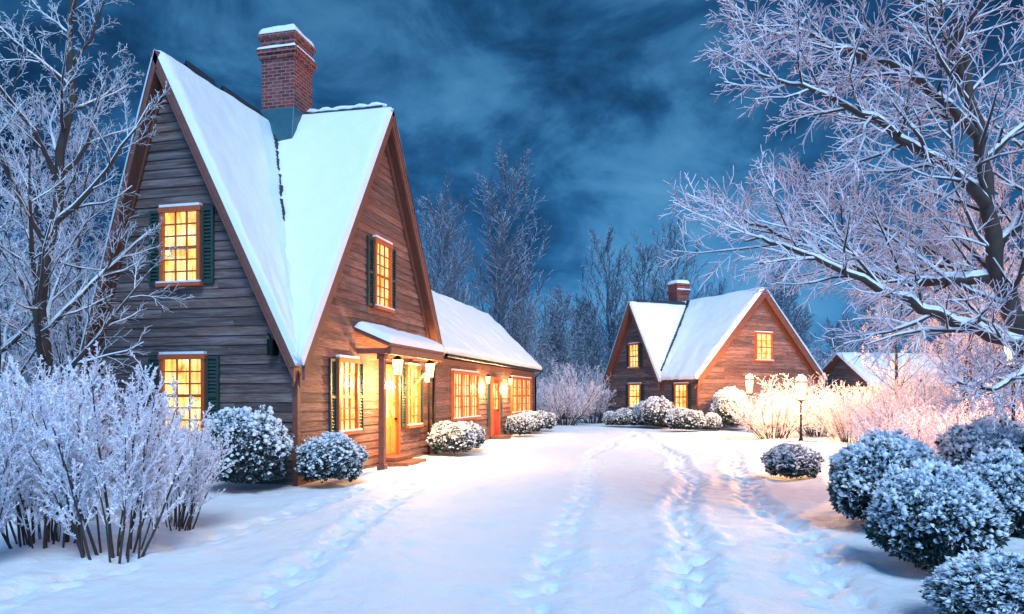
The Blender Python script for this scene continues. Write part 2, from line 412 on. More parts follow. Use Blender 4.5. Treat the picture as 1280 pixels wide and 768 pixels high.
walls.poly([(-12.15, 20, -.2), (-12.15, 34.4, -.2), (-12.15, 34.4, 3), (-12.15, 20, 3)], 1)
walls.poly([(-12.15, 20.02, -.2), (-9.65, 20.02, -.2), (-9.65, 20.02, 5.5), (-12.15, 20.02, 3)], 1)
walls.obj('walls', [M_WOODF, M_WOODR], HA)
trim.box(-7.2, -7.09, 12.29, 12.4, -.1, 2.35, 0)
E.box(trim, 19.93, 20.05, -.1, 2.8, .045, .08); E.box(trim, 34.3, 34.42, -.1, 2.9, .045, .08)
E.box(trim, 20.05, 34.4, 2.62, 2.8, .046, .075)
def rake(mb, w, pa, pb, o0, o1, d=.2):
    (u0, z0), (u1, z1) = pa, pb
    mb.hexa([w.p(u0, z0-d, o0), w.p(u1, z1-d, o0), w.p(u1, z1-d, o1), w.p(u0, z0-d, o1)],
            [w.p(u0, z0, o0), w.p(u1, z1, o0), w.p(u1, z1, o1), w.p(u0, z0, o1)])
for w, aps in ((F, [(-10, 8.3), (-7.02, 2.25)]), (F, [(-10, 8.3), (-11.78, 2.25)]), (E, [(16.25, 8.5), (12.1, 2.28)]), (E, [(16.25, 8.5), (19.98, 2.9)])):
    rake(trim, w, aps[0], aps[1], .26, .315, .3)
    rake(trim, w, (aps[0][0], aps[0][1]-.18), (aps[1][0], aps[1][1]-.18), .045, .085, .25)
trim.obj('corner_boards_and_rakes', [M_TRIM], HA)
RQ = [
    ([(-10, 12.0, 8.4), (-10, 16.6, 8.4), (-6.97, 12.2, 2.25), (-6.97, 12.0, 2.25)], (1,), .15),
    ([(-10, 12.0, 8.4), (-10, 16.25, 8.4), (-11.83, 16.25, 2.2), (-11.83, 12.0, 2.2)], (), .1),
    ([(-10.1, 16.25, 8.6), (-6.82, 16.25, 8.6), (-6.82, 12.03, 2.27), (-7.05, 12.08, 2.345)], (3,), .15),
    ([(-11.85, 16.25, 8.6), (-9.95, 16.25, 8.6), (-11.6, 12.5, 2.98), (-11.85, 12.45, 2.9)], (1,), .12),
    ([(-11.85, 16.25, 8.6), (-6.82, 16.25, 8.6), (-6.82, 20.05, 2.9), (-11.85, 20.05, 2.9)], (), .15),
    ([(-9.65, 18.2, 5.7), (-9.65, 34.75, 5.7), (-6.83, 34.75, 2.94), (-6.83, 20.06, 2.94)], (3,), .17),
    ([(-9.65, 18.2, 5.7), (-9.65, 34.75, 5.7), (-12.45, 34.75, 2.94), (-12.45, 20.06, 2.94)], (), .15),
]
for i, (q, sh, th) in enumerate(RQ):
    slab(roof, q, .11); snow_quad(snow, q, th, .14, seed=i+1, sharp=sh, ext=0 if sh == (1,) else .03, wob=.14 if i >= 5 else .03)
roof.obj('roof', [M_TRIM], HA)
snow.obj('roof_snow', [M_SNOW], HA, True)
tiles = MB(); rn = random.Random(8)
def ridge_tiles(mb, a, b, step=.3, keep=1.0, w=.13, up=.16):
    a = Vector(a); b = Vector(b); n = int((b-a).length/step); d = (b-a).normalized(); s = d.cross(Vector((0, 0, 1))).normalized()
    for k in range(n):
        if rn.random() > keep: continue
        p = a+d*(k*step); q = a+d*(k*step+step*1.04); u = Vector((0, 0, up+rn.random()*.03)); dn = Vector((0, 0, up-.2))
        for g in (1, -1):
            mb.hexa([p+s*w*g+dn, q+s*w*g+dn, q+u, p+u], [p+s*w*g+dn+Vector((0, 0, .03)), q+s*w*g+dn+Vector((0, 0, .03)), q+u+Vector((0, 0, .035)), p+u+Vector((0, 0, .035))])
ridge_tiles(tiles, (-10, 12.9, 8.4), (-10, 15.6, 8.4), keep=.85, w=.1)
ridge_tiles(tiles, (-9.2, 16.25, 8.6), (-6.95, 16.25, 8.6), keep=1, w=.14, up=.12)
for k in range(34):
    t = .03+k*.0165+rn.random()*.008
    if k % 7 == 5: continue
    y = 16.25-4.1*t; zB = 8.6-1.5*(16.25-y); x = -10+(8.4-zB)/2.033
    z = zB+.29; r = .025+.03*rn.random()
    tiles.hexa([(x-r, y-r, z-.15), (x+r*1.4, y-r, z-.15), (x+r*1.4, y+r, z), (x-r, y+r, z)], [(x-r*.5, y-r*.5, z+.09), (x+r, y-r*.5, z+.08), (x+r, y+r, z+.09), (x-r*.5, y+r*.5, z+.1)])
tiles.obj('ridge_tiles', [M_TILE], HA)
rs = MB(); prevr = None
snow_pts = [Vector((-9.15+k*.12, 16.27, 8.74+.02*math.sin(k*1.7))) for k in range(19)]
rs.tube(snow_pts, [.02]+[.065+.012*math.sin(k*2.3) for k in range(17)]+[.02], 8); rs.obj('ridge_snow', [M_SNOW], HA, True)
chimney(HA, -9.60, 16.15, .88, 7.2, 10.5)
fl = MB()
fl.hexa([(-10.12, 15.5, 7.6), (-9.09, 15.5, 7.6), (-9.09, 16.75, 7.6), (-10.12, 16.75, 7.6)], [(-10.06, 15.68, 8.66), (-9.14, 15.68, 8.66), (-9.14, 16.61, 8.66), (-10.06, 16.61, 8.66)])
fl.obj('chimney_flashing', [M_COPPER], HA, bevel=.02)
window(wins, F, -10.0, -9.24, 3.9, 5.3, 3, 6, .26)
window(wins, F, -10.0, -9.14, .97, 2.4, 3, 6, .28)
window(wins, E, 13.95, 14.75, .92, 2.4, 3, 6, .3)
window(wins, E, 15.8, 16.62, 3.8, 5.32, 3, 6, .32)
window(wins, E, 17.8, 18.6, .9, 2.4, 3, 6, .3)
window(wins, E, 21.7, 24.4, .95, 2.38, 9, 4, .0, 2)
window(wins, E, 29.7, 33.4, .95, 2.38, 12, 4, .0, 3)
wins.obj('windows', [M_FRAME, M_GLASS, M_GREEN, M_SNOW], HA)
d = MB()
def door(mb, w, u0, u1, z1, m):
    w.box(mb, u0-.1, u0, .1, z1+.1, .0, .13, 0); w.box(mb, u1, u1+.1, .1, z1+.1, .0, .13, 0); w.box(mb, u0, u1, z1, z1+.1, .0, .128, 0)
    w.box(mb, u0, u1, .1, z1, .02, .06, m)
    for a in (0, 1):
        c0 = u0+.1+(u1-u0-.1)*a/2; c1 = c0+(u1-u0)/2-.15
        w.box(mb, c0, c1, .25, .95, .061, .075, m)
        mb.poly([w.p(c0, 1.15, .063), w.p(c1, 1.15, .063), w.p(c1, z1-.15, .063), w.p(c0, z1-.15, .063)], 2)
        for zz in (1.55, 1.9): w.box(mb, c0, c1, zz-.015, zz+.015, .064, .078, m)
    mb.tube([Vector(w.p(u1-.1, 1.1, .06)), Vector(w.p(u1-.1, 1.1, .12))], [.025, .03], 8, 3)
door(d, E, 16.2, 17.1, 2.35, 1); door(d, E, 26.5, 27.4, 2.3, 4)
E.box(d, 25.85, 26.15, .5, 2.3, .045, .075, 5); E.box(d, 27.75, 28.05, .5, 2.3, .045, .075, 5)
d.obj('doors', [M_FRAME, M_DOOR, M_GLASS, M_DARK, M_RDOOR, M_GREEN], HA)
st = MB(); st.box(-7.08, -6.35, 16.0, 17.3, -.1, .09); st.box(-7.08, -6.7, 16.1, 17.2, .091, .2); st.box(-7.08, -6.6, 26.3, 27.6, -.1, .14)
st.obj('door_steps', [M_TRIM], HA, bevel=.015)
h = MB(); hs = MB()
hq = [(-7.1, 14.75, 3.22), (-7.1, 18.4, 3.22), (-6.25, 18.4, 2.86), (-6.25, 14.75, 2.86)]
slab(h, hq, .1, 0)
h.box(-6.36, -6.26, 14.8, 18.35, 2.6, 2.77, 0); h.box(-7.1, -6.37, 14.82, 14.92, 2.62, 2.74, 0); h.box(-7.1, -6.37, 18.23, 18.33, 2.62, 2.74, 0)
h.box(-6.62, -6.49, 14.93, 15.06, -.1, 2.63, 0); h.box(-6.65, -6.46, 14.9, 15.09, -.1, .15, 0); h.box(-6.65, -6.46, 14.9, 15.09, 2.5, 2.62, 0)
h.tube([Vector((-7.1, 18.28, 1.95)), Vector((-6.4, 18.28, 2.62))], [.05, .05], 4, 0)
h.obj('porch_hood', [M_TRIM], HA, bevel=.008)
snow_quad(hs, hq, .17, .1, seed=9); hs.obj('porch_snow', [M_SNOW], HA, True)
pp = MB()
pp.tube([Vector((-6.95, 19.75, -.05)), Vector((-7.03, 19.75, .3)), Vector((-7.03, 19.75, 2.5)), Vector((-6.85, 19.9, 2.85))], [.045]*4, 8)
pp.tube([Vector((-6.75, 20.05, 2.86)), Vector((-6.75, 34.8, 2.86))], [.06]*2, 8)
pp.tube([Vector((-6.75, 34.7, 2.85)), Vector((-7.05, 34.55, 2.55)), Vector((-7.05, 34.55, -.05))], [.045]*3, 8)
pp.tube([Vector((-7.04, 19.35, 0)), Vector((-7.04, 19.35, 2.3))], [.03]*2, 6)
pp.obj('gutter_and_downspouts', [M_DARK], HA, True)
lantern(HA, -6.5, 15.75, 2.36, 1.35, 'porch_lantern', .05, 380)
lantern(HA, -6.5, 17.95, 2.36, 1.35, 'porch_lantern', .05, 380)
lantern(HA, -7.0, 19.1, 2.2, 1.0, 'wall_lantern', 0, 0)
lantern(HA, -6.9, 25.2, 2.25, 1.0, 'wall_lantern', 0, 260)
lantern(HA, -6.9, 28.7, 2.25, 1.0, 'wall_lantern', 0, 260)
wl = MB(); wl.box(-7.62, -7.5, 12.1, 12.3, 2.45, 2.75); wl.tube([Vector((-7.56, 12.3, 2.6)), Vector((-7.56, 12.05, 2.85))], [.015]*2, 6)
wl.obj('gable_lamp_bracket', [M_DARK], HA)

# ------------------------------------------------------------------ second house
HB = empty('neighbour_cottage', (.68, 36.76, 0), R(38.4))
w_ = MB(); t_ = MB(); r_ = MB(); s_ = MB(); n_ = MB()
B2 = Wall((0, 0), (1, 0), (0, -1)); B1 = Wall((0, 0), (0, 1), (-1, 0))
boards(w_, B2, lambda z: max(0, 4.07-(7.05-z)/1.0755), lambda z: min(8.15, 4.07+(7.05-z)/1.0755), 6.95, 0, 21)
w_.poly([B2.p(0, -.3), B2.p(8.15, -.3), B2.p(8.15, 2.6), B2.p(4.07, 7), B2.p(0, 2.6)], 0)
boards(w_, B1, lambda z: 0 if z < 2.5 else 5.4-(6.75-z)/1.63, lambda z: min(8, 5.4+(6.75-z)/1.63), 6.6, 1, 22)
w_.poly([B1.p(0, -.3), B1.p(8, -.3), B1.p(8, 2.6), B1.p(5.4, 6.7), B1.p(2.85, 2.5), B1.p(0, 2.5)], 1)
w_.poly([(8.15, 0, -.3), (8.15, 8, -.3), (8.15, 8, 2.6), (8.15, 0, 2.6)], 0)
w_.poly([(0, 8, -.3), (8.15, 8, -.3), (8.15, 8, 2.6), (4.07, 8, 7), (0, 8, 2.6)], 0)
w_.obj('walls', [M_WOODR, M_WOODF], HB)
BQ = [
    ([(4.07, -.35, 7.2), (4.07, 5.6, 7.2), (-.3, 2.75, 2.5), (-.3, -.35, 2.5)], (1,)),
    ([(4.07, 5.2, 7.2), (4.07, 8.35, 7.2), (0.2, 8.35, 3.04), (0.2, 8.0, 3.04)], (3,)),
    ([(4.07, -.35, 7.2), (4.07, 8.35, 7.2), (8.45, 8.35, 2.5), (8.45, -.35, 2.5)], ()),
    ([(-.4, 5.4, 6.9), (4.0, 5.4, 6.9), (-.25, 2.65, 2.42), (-.4, 2.65, 2.42)], (1,)),
    ([(-.4, 5.4, 6.9), (3.8, 5.4, 6.9), (3.8, 8.15, 2.42), (-.4, 8.15, 2.42)], ()),
]
for i, (q, sh) in enumerate(BQ): slab(r_, q, .12); snow_quad(s_, q, .18, .25, seed=20+i, sharp=sh, ext=0 if sh else .03, wob=.1)
for w, aps in ((B2, [(4.07, 7.05), (-.25, 2.4)]), (B2, [(4.07, 7.05), (8.4, 2.4)]), (B1, [(5.4, 6.75), (2.7, 2.36)]), (B1, [(5.4, 6.75), (8.1, 2.36)])):
    rake(t_, w, aps[0], aps[1], .3, .36, .3); rake(t_, w, (aps[0][0], aps[0][1]-.15), (aps[1][0], aps[1][1]-.15), .045, .085, .25)
t_.box(-.06, .06, -.06, .06, -.1, 2.5)
t_.obj('corner_boards_and_rakes', [M_TRIM], HB); r_.obj('roof', [M_TRIM], HB); s_.obj('roof_snow', [M_SNOW], HB, True)
vt = MB()
ridge_tiles(vt, (.2, 5.4, 6.9), (3.6, 5.4, 6.9), keep=.9)
for k in range(44):
    t = k/44; y = 5.4-(5.4-2.8)*t; z = 6.9-(5.4-y)*1.63; x = 4.07-(7.2-z)/1.0755; z += .22
    vt.box(x-.1, x+.1, y-.1, y+.06, z-.1, z+.1)
vt.obj('ridge_tiles', [M_TILE], HB)
window(n_, B1, 4.95, 5.75, 3.25, 4.5, 3, 4, .25); window(n_, B1, 4.8, 5.8, 1.0, 2.25, 3, 4, .28); window(n_, B1, .75, 1.65, 1.0, 2.2, 3, 4, .2)
window(n_, B2, 3.75, 4.75, 3.5, 4.85, 3, 4, .0)
n_.obj('windows', [M_FRAME, M_GLASS, M_GREEN, M_SNOW], HB)
chimney(HB, 4.0, 6.6, .85, 6.0, 8.35)

HC = empty('far_cottage', (10.2, 43.5, 0), R(25))
c = MB(); FW = Wall((0, 0), (1, 0), (0, -1))
boards(c, FW, lambda z: 0, lambda z: 6, 2.2, 0, 31)
c.hexa([(0, 0, -.3), (6, 0, -.3), (6, 5, -.3), (0, 5, -.3)], [(0, 0, 2.3), (6, 0, 2.3), (6, 5, 2.3), (0, 5, 2.3)])
c.poly([(0, 0, 2.3), (0, 5, 2.3), (0, 2.5, 3.9)]); c.poly([(6, 0, 2.3), (6, 5, 2.3), (6, 2.5, 3.9)]); c.obj('walls', [M_WOODF], HC)
c = MB(); cs = MB()
for q in ([(-.4, 2.5, 4.1), (6.4, 2.5, 4.1), (6.4, -.4, 2.2), (-.4, -.4, 2.2)], [(-.4, 2.5, 4.1), (6.4, 2.5, 4.1), (6.4, 5.4, 2.2), (-.4, 5.4, 2.2)]):
    slab(c, q, .12); snow_quad(cs, q, .2, .3)
c.obj('roof', [M_TRIM], HC); cs.obj('roof_snow', [M_SNOW], HC, True)
c = MB(); window(c, FW, 1.2, 2.2, 1, 1.95, 3, 3, 0); window(c, FW, 3.9, 4.9, 1, 1.95, 3, 3, 0)
c.obj('windows', [M_FRAME, M_GLASS, M_GREEN, M_SNOW], HC)

# ------------------------------------------------------------------ lamp posts
def lamp_post(x, y, hh, power, lcol=(1, .5, .16), s=2.2):
    e = empty('garden_lamp_post', (x, y, 0))
    mb = MB(); mb.ring(0, 0, [(.10, -.1), (.10, .12), (.07, .16), (.04, .25), (.033, .6), (.05, .62), (.033, .66), (.03, hh-.45), (.06, hh-.43), (.035, hh-.40), (.07, hh+.05-.162*s)], 12)
    mb.obj('post', [M_DARK], e, True)
    l = lantern(e, 0, 0, hh+.05, s, 'lantern', 0, power, .12, lcol, .0045, 1.08)
    l.location = (0, 0, hh+.4*s)
    c = MB(); c.ring(0, 0, [(.085*s, hh+.05+.138*s), (.09*s, hh+.05+.16*s), (.07*s, hh+.05+.2*s), (.035*s, hh+.05+.235*s), (.006*s, hh+.05+.25*s)], 10); c.obj('snow_cap', [M_SNOW], e, True)
lamp_post(3.96, 26.6, 1.8, 2900)
lamp_post(2.9, 34.2, 2.05, 1500)
lamp_post(6.05, 15.4, 2.45, 1500, (1, .42, .17), 1.6)  # extra lamp, added to supply the warm glow behind the spreading tree

# ------------------------------------------------------------------ vegetation generators
def rot_dir(d, ang, az):
    ref = Vector((0, 0, 1)) if abs(d.z) < .95 else Vector((1, 0, 0))
    a = d.cross(ref).normalized(); b = d.cross(a)
    return (d*math.cos(ang)+(a*math.cos(az)+b*math.sin(az))*math.sin(ang)).normalized()
def rv(rn): return Vector((rn.gauss(0, 1), rn.gauss(0, 1), rn.gauss(0, 1)))
def add_tube(mb, pts, rad, lvl, P):
    sides = P['sides'][min(lvl, len(P['sides'])-1)]
    mb.tube(pts, rad, sides, 0 if rad[0] > P.get('twig_r', .02) else 1)
    if P.get('snowtop') and rad[0] > P['snow_min']:
        run = []; rr = []; k = P.get('snow_k', .72)
        for i, p in enumerate(pts):
            d = (pts[min(i+1, len(pts)-1)]-pts[max(i-1, 0)]).normalized()
            if abs(d.z) < .8:
                run.append(p+Vector((0, 0, rad[i]*.75+.004))); rr.append(rad[i]*k+.006)
            else:
                if len(run) > 1: mb.tube(run, rr, 5, 2)
                run = []; rr = []
        if len(run) > 1: mb.tube(run, rr, 5, 2)
def sprout(mb, pts, rad, Ltot, lvl, P, rn, t0=None):
    if lvl >= P['max']: return
    n = P['n'][lvl]; t0 = P['start'][lvl] if t0 is None else t0; az = rn.random()*6.28
    for k in range(n):
        t = t0+(1-t0)*(k+rn.random()*.9)/n; f = t*(len(pts)-1); i = min(int(f), len(pts)-2); g = f-i
        p = pts[i].lerp(pts[i+1], g); r = rad[i]+(rad[i+1]-rad[i])*g; d = (pts[i+1]-pts[i]).normalized()
        az += 2.4+rn.uniform(-.4, .4)
        ang = P['ang'][lvl]*rn.uniform(.75, 1.25)
        nd = rot_dir(d, ang, az)
        ln = Ltot*P['len'][lvl]*(1-P['fall'][lvl]*t)*rn.uniform(.7, 1.2)
        branch(mb, p, nd, ln, max(P['rmin'], min(r*.62, ln*P['rl'])), lvl+1, P, rn)
def branch(mb, p, d, ln, r, lvl, P, rn):
    n = P['segs'][lvl]; pts = [p.copy()]; rad = [r]
    for i in range(n):
        d = (d+rv(rn)*P['wob'][lvl]+Vector((0, 0, P['up'][lvl]))).normalized(); p = p+d*(ln/n)
        pts.append(p.copy()); rad.append(max(P['rmin']*.7, r*(1-P['taper']*(i+1)/n)))
    add_tube(mb, pts, rad, lvl, P)
    if P.get('tips') is not None and lvl >= P['tiplvl']: P['tips'].append(pts)
    sprout(mb, pts, rad, ln, lvl, P, rn)
def diamonds(mb, P, rn, per, ln, w, m):
    for pts in P['tips']:
        for _ in range(per):
            i = rn.randrange(len(pts)-1); p = pts[i].lerp(pts[i+1], rn.random()); d = (pts[i+1]-pts[i]).normalized()
            q = (d*.6+rv(rn)*.6+Vector((0, 0, .2))).normalized(); s = q.cross(rv(rn)).normalized()*w*rn.uniform(.6, 1.3); l = ln*rn.uniform(.6, 1.4)
            mb.poly([p, p+q*l*.5+s, p+q*l, p+q*l*.5-s], m)

def make_tree(seed, H, r0, P, lean=(0, 0), mats=None, name='bare_tree'):
    rn = random.Random(seed); mb = MB(); n = 12; pts = []; rad = []; off = Vector((0, 0, 0))
    for i in range(n+1):
        t = i/n; off += Vector((rn.gauss(0, .012*H), rn.gauss(0, .012*H), 0))*(.6)
        pts.append(Vector((lean[0]*t, lean[1]*t, H*t-.2))+off); rad.append(r0*(1-.9*t)+.004)
    mb.tube(pts, rad, 9, 0)
    sprout(mb, pts, rad, H, 0, P, rn)
    return mb.mesh(name, mats or [M_BARK, M_TWIG, M_SNOW], True)
BASE = dict(max=4, n=[26, 9, 7, 5], start=[.14, .12, .15, .2], ang=[.85, .65, .6, .6], len=[.34, .42, .45, .5], fall=[.72, .45, .4, .3],
            segs=[0, 6, 4, 3, 2], wob=[0, .10, .12, .14, .15], up=[0, .10, .06, .03, .0], taper=.85, rmin=.005, rl=.02, sides=[8, 6, 4, 3, 3], twig_r=.012,
            snowtop=True, snow_min=.012)
near_tree = make_tree(11, 9.8, .13, dict(BASE), (.5, 0))
place('bare_tree', near_tree, (-9.75, 9.2, 0), YAW)
near2 = make_tree(12, 8.2, .10, dict(BASE, n=[22, 8, 6, 4]), (-.3, .2))
place('bare_tree', near2, (-11.6, 10.3, 0), 2.0)
place('bare_tree', near2, (-10.2, 7.6, 0), 4.1, (.8, .8, .85))

def right_tree():
    rn = random.Random(41); mb = MB()
    P = dict(BASE, n=[0, 18, 10, 7], start=[0, .06, .1, .12], ang=[.8, .8, .7, .6], len=[0, .36, .5, .48], fall=[0, .35, .35, .3],
             up=[0, .03, .04, .02, 0], wob=[0, .12, .15, .17, .18], rmin=.0066, rl=.021, snow_min=.007, twig_r=.0125, snow_k=.66)
    def limb(c, r0, r1):
        C = [Vector((x-6.9, dd-9.0, z)) for x, z, dd in c]; C = [C[0]*2-C[1]]+C+[C[-1]*2-C[-2]]; pts = []
        for i in range(1, len(C)-2):
            for k in range(4):
                t = k/4; a, b, cc, dd = C[i-1], C[i], C[i+1], C[i+2]
                pts.append(.5*((2*b)+(cc-a)*t+(2*a-5*b+4*cc-dd)*t*t+(3*b-a-3*cc+dd)*t**3)+rv(rn)*.025)
        pts.append(C[-2]); n = len(pts)-1
        rad = [r0+(r1-r0)*(i/n)**.8 for i in range(n+1)]
        add_tube(mb, pts, rad, 0, P)
        Lt = sum((pts[i+1]-pts[i]).length for i in range(n)); return pts, rad, Lt
    tr = limb([(6.9, -.3, 9), (6.6, 1.3, 9), (6.35, 2.5, 9), (6.0, 3.44, 8.95), (5.78, 4.7, 8.9), (5.65, 6.0, 9), (5.5, 7.6, 9.1)], .19, .03)
    sprout(mb, *tr, 1, dict(P, n=[0, 16, 9, 6], len=[0, .26, .5, .5]), rn, .35)
    for c, r0 in (
        ([(6.4, 2.3, 9), (5.7, 2.5, 8.8), (4.9, 2.75, 8.6), (4.1, 3.05, 8.4), (3.3, 3.35, 8.3), (2.65, 3.45, 8.2)], .08),
        ([(6.1, 3.2, 9), (5.3, 3.12, 9.2), (4.5, 3.35, 9.4), (3.7, 3.75, 9.5), (3.0, 4.1, 9.6)], .075),
        ([(5.85, 4.1, 8.9), (5.0, 4.6, 8.7), (4.3, 4.95, 8.5), (3.5, 5.2, 8.3), (2.8, 5.35, 8.2)], .065),
        ([(5.75, 4.9, 8.9), (5.15, 5.65, 9.1), (4.5, 6.1, 9.3), (3.8, 6.4, 9.4), (3.2, 6.5, 9.5)], .06),
        ([(5.68, 5.5, 9), (5.2, 6.5, 8.8), (4.8, 7.3, 8.7), (4.5, 7.9, 8.7)], .05),
        ([(6.05, 3.4, 9), (6.5, 4.3, 9.1), (6.9, 5.3, 9.2), (7.1, 6.4, 9.2)], .08),
        ([(6.5, 2.1, 9), (6.0, 1.9, 8.6), (5.5, 1.75, 8.3), (5.0, 1.85, 8.1)], .045),
        ([(6.2, 3.0, 9), (5.6, 3.7, 9.8), (5.0, 4.3, 10.4), (4.3, 4.7, 10.9)], .055),
        ([(6.3, 2.7, 9), (7.0, 3.0, 8.6), (7.6, 3.5, 8.2)], .05)):
        l = limb(c, r0*1.15, .012); sprout(mb, *l, 1, P, rn)
    me = mb.mesh('spreading_tree', [M_BARK, M_TWIG_GLOW, M_SNOW], True)
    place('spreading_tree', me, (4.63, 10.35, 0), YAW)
right_tree()

FP = dict(BASE, n=[30, 10, 7, 3], start=[.12, .1, .15, .2], snowtop=False, sides=[6, 4, 3, 3, 3], segs=[0, 5, 3, 2, 1], rmin=.009, rl=.016, ang=[.7, .6, .6, .6], len=[.34, .42, .45, .5])
t1 = make_tree(21, 10, .13, dict(FP), (.3, 0), [M_BARK, M_FROST_GLOW, M_SNOW])
t2 = make_tree(22, 10, .12, dict(FP, ang=[.95, .65, .6, .6], up=[0, .03, .05, .03, 0]), (-.3, .2), [M_BARK, M_FROST_GLOW, M_SNOW])
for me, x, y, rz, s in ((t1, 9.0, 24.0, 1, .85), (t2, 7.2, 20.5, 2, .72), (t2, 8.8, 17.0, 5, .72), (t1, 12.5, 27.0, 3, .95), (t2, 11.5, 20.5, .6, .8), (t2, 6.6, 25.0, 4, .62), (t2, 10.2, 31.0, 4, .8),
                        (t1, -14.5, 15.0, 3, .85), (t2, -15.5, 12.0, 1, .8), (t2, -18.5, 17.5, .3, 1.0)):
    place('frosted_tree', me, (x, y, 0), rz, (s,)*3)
DP = dict(BASE, n=[30, 10, 7], max=3, start=[.16, .1, .15], snowtop=False, sides=[5, 4, 3, 3], segs=[0, 6, 3, 2], rmin=.016, rl=.012, ang=[.62, .5, .5], len=[.52, .36, .5],
          fall=[.72, .4, .3], up=[0, .16, .06, .03], wob=[0, .07, .12, .14])
d1 = make_tree(31, 10, .10, dict(DP), (.2, 0), [M_BARK_HAZE, M_TWIG_HAZE]); d2 = make_tree(32, 10, .10, dict(DP, ang=[.75, .55, .5], len=[.48, .4, .5]), (-.2, 0), [M_BARK_HAZE, M_TWIG_HAZE])
d3 = make_tree(33, 10, .10, dict(DP, n=[40, 12, 8], ang=[.95, .7, .6], start=[.05, .1, .1], len=[.42, .42, .5], rmin=.020), (0, 0), [M_BARK_HAZE, M_TWIG_HAZE])
DT = empty('distant_trees'); rn = random.Random(77)
def dt(me, X, Y, H): place('distant_tree', me, (X, Y, -.2), rn.random()*6.28, (H/10,)*3, DT)
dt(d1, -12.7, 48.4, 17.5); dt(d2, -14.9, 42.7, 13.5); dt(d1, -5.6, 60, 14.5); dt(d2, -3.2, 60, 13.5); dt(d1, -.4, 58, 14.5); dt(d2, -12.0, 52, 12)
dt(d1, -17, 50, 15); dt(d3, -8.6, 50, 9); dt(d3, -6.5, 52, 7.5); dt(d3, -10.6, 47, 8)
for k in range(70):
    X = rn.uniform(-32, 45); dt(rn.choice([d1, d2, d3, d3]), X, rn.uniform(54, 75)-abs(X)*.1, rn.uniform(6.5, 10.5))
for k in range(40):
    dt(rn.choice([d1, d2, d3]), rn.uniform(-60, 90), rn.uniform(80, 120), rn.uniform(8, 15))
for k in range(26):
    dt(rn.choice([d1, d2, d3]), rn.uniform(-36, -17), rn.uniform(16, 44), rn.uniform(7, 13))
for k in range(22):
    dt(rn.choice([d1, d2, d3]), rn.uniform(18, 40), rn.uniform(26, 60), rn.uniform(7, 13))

def make_shrub(seed, stems, P, per, ln, w, spread=.55, mats=None):
    rn = random.Random(seed); mb = MB(); P = dict(P); P['tips'] = []; P['tiplvl'] = 1
    for k in range(stems):
        a = rn.random()*6.28; rr = rn.random()**.5*.16; tilt = rn.random()**.7*spread
        p = Vector((math.cos(a)*rr, math.sin(a)*rr, -.05)); a2 = a+rn.uniform(-.5, .5)
        d = Vector((math.sin(tilt)*math.cos(a2), math.sin(tilt)*math.sin(a2), math.cos(tilt)))
        branch(mb, p, d, rn.uniform(.7, 1.08)*(1-.25*tilt), .0085*rn.uniform(.7, 1.2), 0, P, rn)
    diamonds(mb, P, rn, per, ln, w, 2)
    return mb.mesh('frosted_shrub', mats or [M_BARK, M_FROST, M_SNOW], True)
SP = dict(max=2, n=[11, 5], start=[.26, .2], ang=[.5, .5], len=[.30, .45], fall=[.35, .3], segs=[6, 3, 2], wob=[.05, .1, .12], up=[.03, .08, .05], taper=.7, rmin=.0030, rl=.015, sides=[5, 4, 3], twig_r=.006)
M_PETAL = snow_mat('hoar_frost', 40, .2, (.84, .83, .92))
s1 = make_shrub(51, 26, SP, 16, .016, .0045, .42, mats=[M_BARK, M_FROST, M_PETAL])
s2 = make_shrub(52, 44, dict(SP, n=[11, 5], ang=[.6, .6], len=[.34, .45], rmin=.0028), 4, .017, .0036, .75, [M_BARK, M_FROST_GLOW, M_PETAL])
for (x, y, h, m, rz) in (
    (-5.75, 6.3, 1.9, s1, 0), (-6.2, 7.75, 1.38, s1, 2), (-6.7, 6.4, 1.85, s1, 4), (-7.9, 7.9, 1.7, s1, 5), (-6.6, 5.3, 1.5, s1, 1),
    (-9.4, 8.6, 1.9, s1, 3), (-10.4, 10.2, 2.2, s2, .5), (-11.6, 11.2, 2.4, s2, 2.5)):
    place('frosted_shrub', m, (x, y, 0), rz, (h*1.0, h*1.0, h))
for (x, y, h, m, rz, w) in (
    (3.3, 28.6, 2.2, s2, 0, 1.3), (5.4, 25.8, 1.9, s2, 2, 1.2), (5.6, 21.0, 1.7, s2, 3, 1.3), (6.5, 18.2, 1.8, s2, 4, 1.2), (6.6, 23.6, 2.2, s2, 1, 1.4), (4.75, 15.6, 1.3, s2, 1, 1.5),
    (3.9, 12.6, .9, s2, 2, 1.2), (7.4, 14.0, 2.0, s1, 3, 1.2), (2.6, 11.1, .7, s2, 5, 1.2), (7.2, 27.5, 2.6, s2, 6, 1.4), (9.2, 30.5, 2.6, s2, 2, 1.3), (6.3, 12.6, 1.4, s1, 0, 1.2), (5.0, 18.0, 1.5, s2, 3, 1.4),
    (-6.6, 40.5, 3.1, s2, 1, 1.2), (-8.4, 42, 2.8, s2, 3, 1.2), (-5.2, 43.5, 3.0, s2, 5, 1.3), (10.5, 22, 2.6, s2, 2, 1.3), (5.2, 31.0, 2.3, s2, 1, 1.3)):
    place('frosted_shrub', m, (x, y, 0), rz, (h*w, h*w, h))
us = empty('distant_undergrowth')
for k in range(60):
    X = rn.uniform(-30, 42); H = rn.uniform(2.6, 5.2)
    place('undergrowth', s2, (X, rn.uniform(49, 60), -.1), rn.random()*6, (H*1.4, H*1.4, H), us)

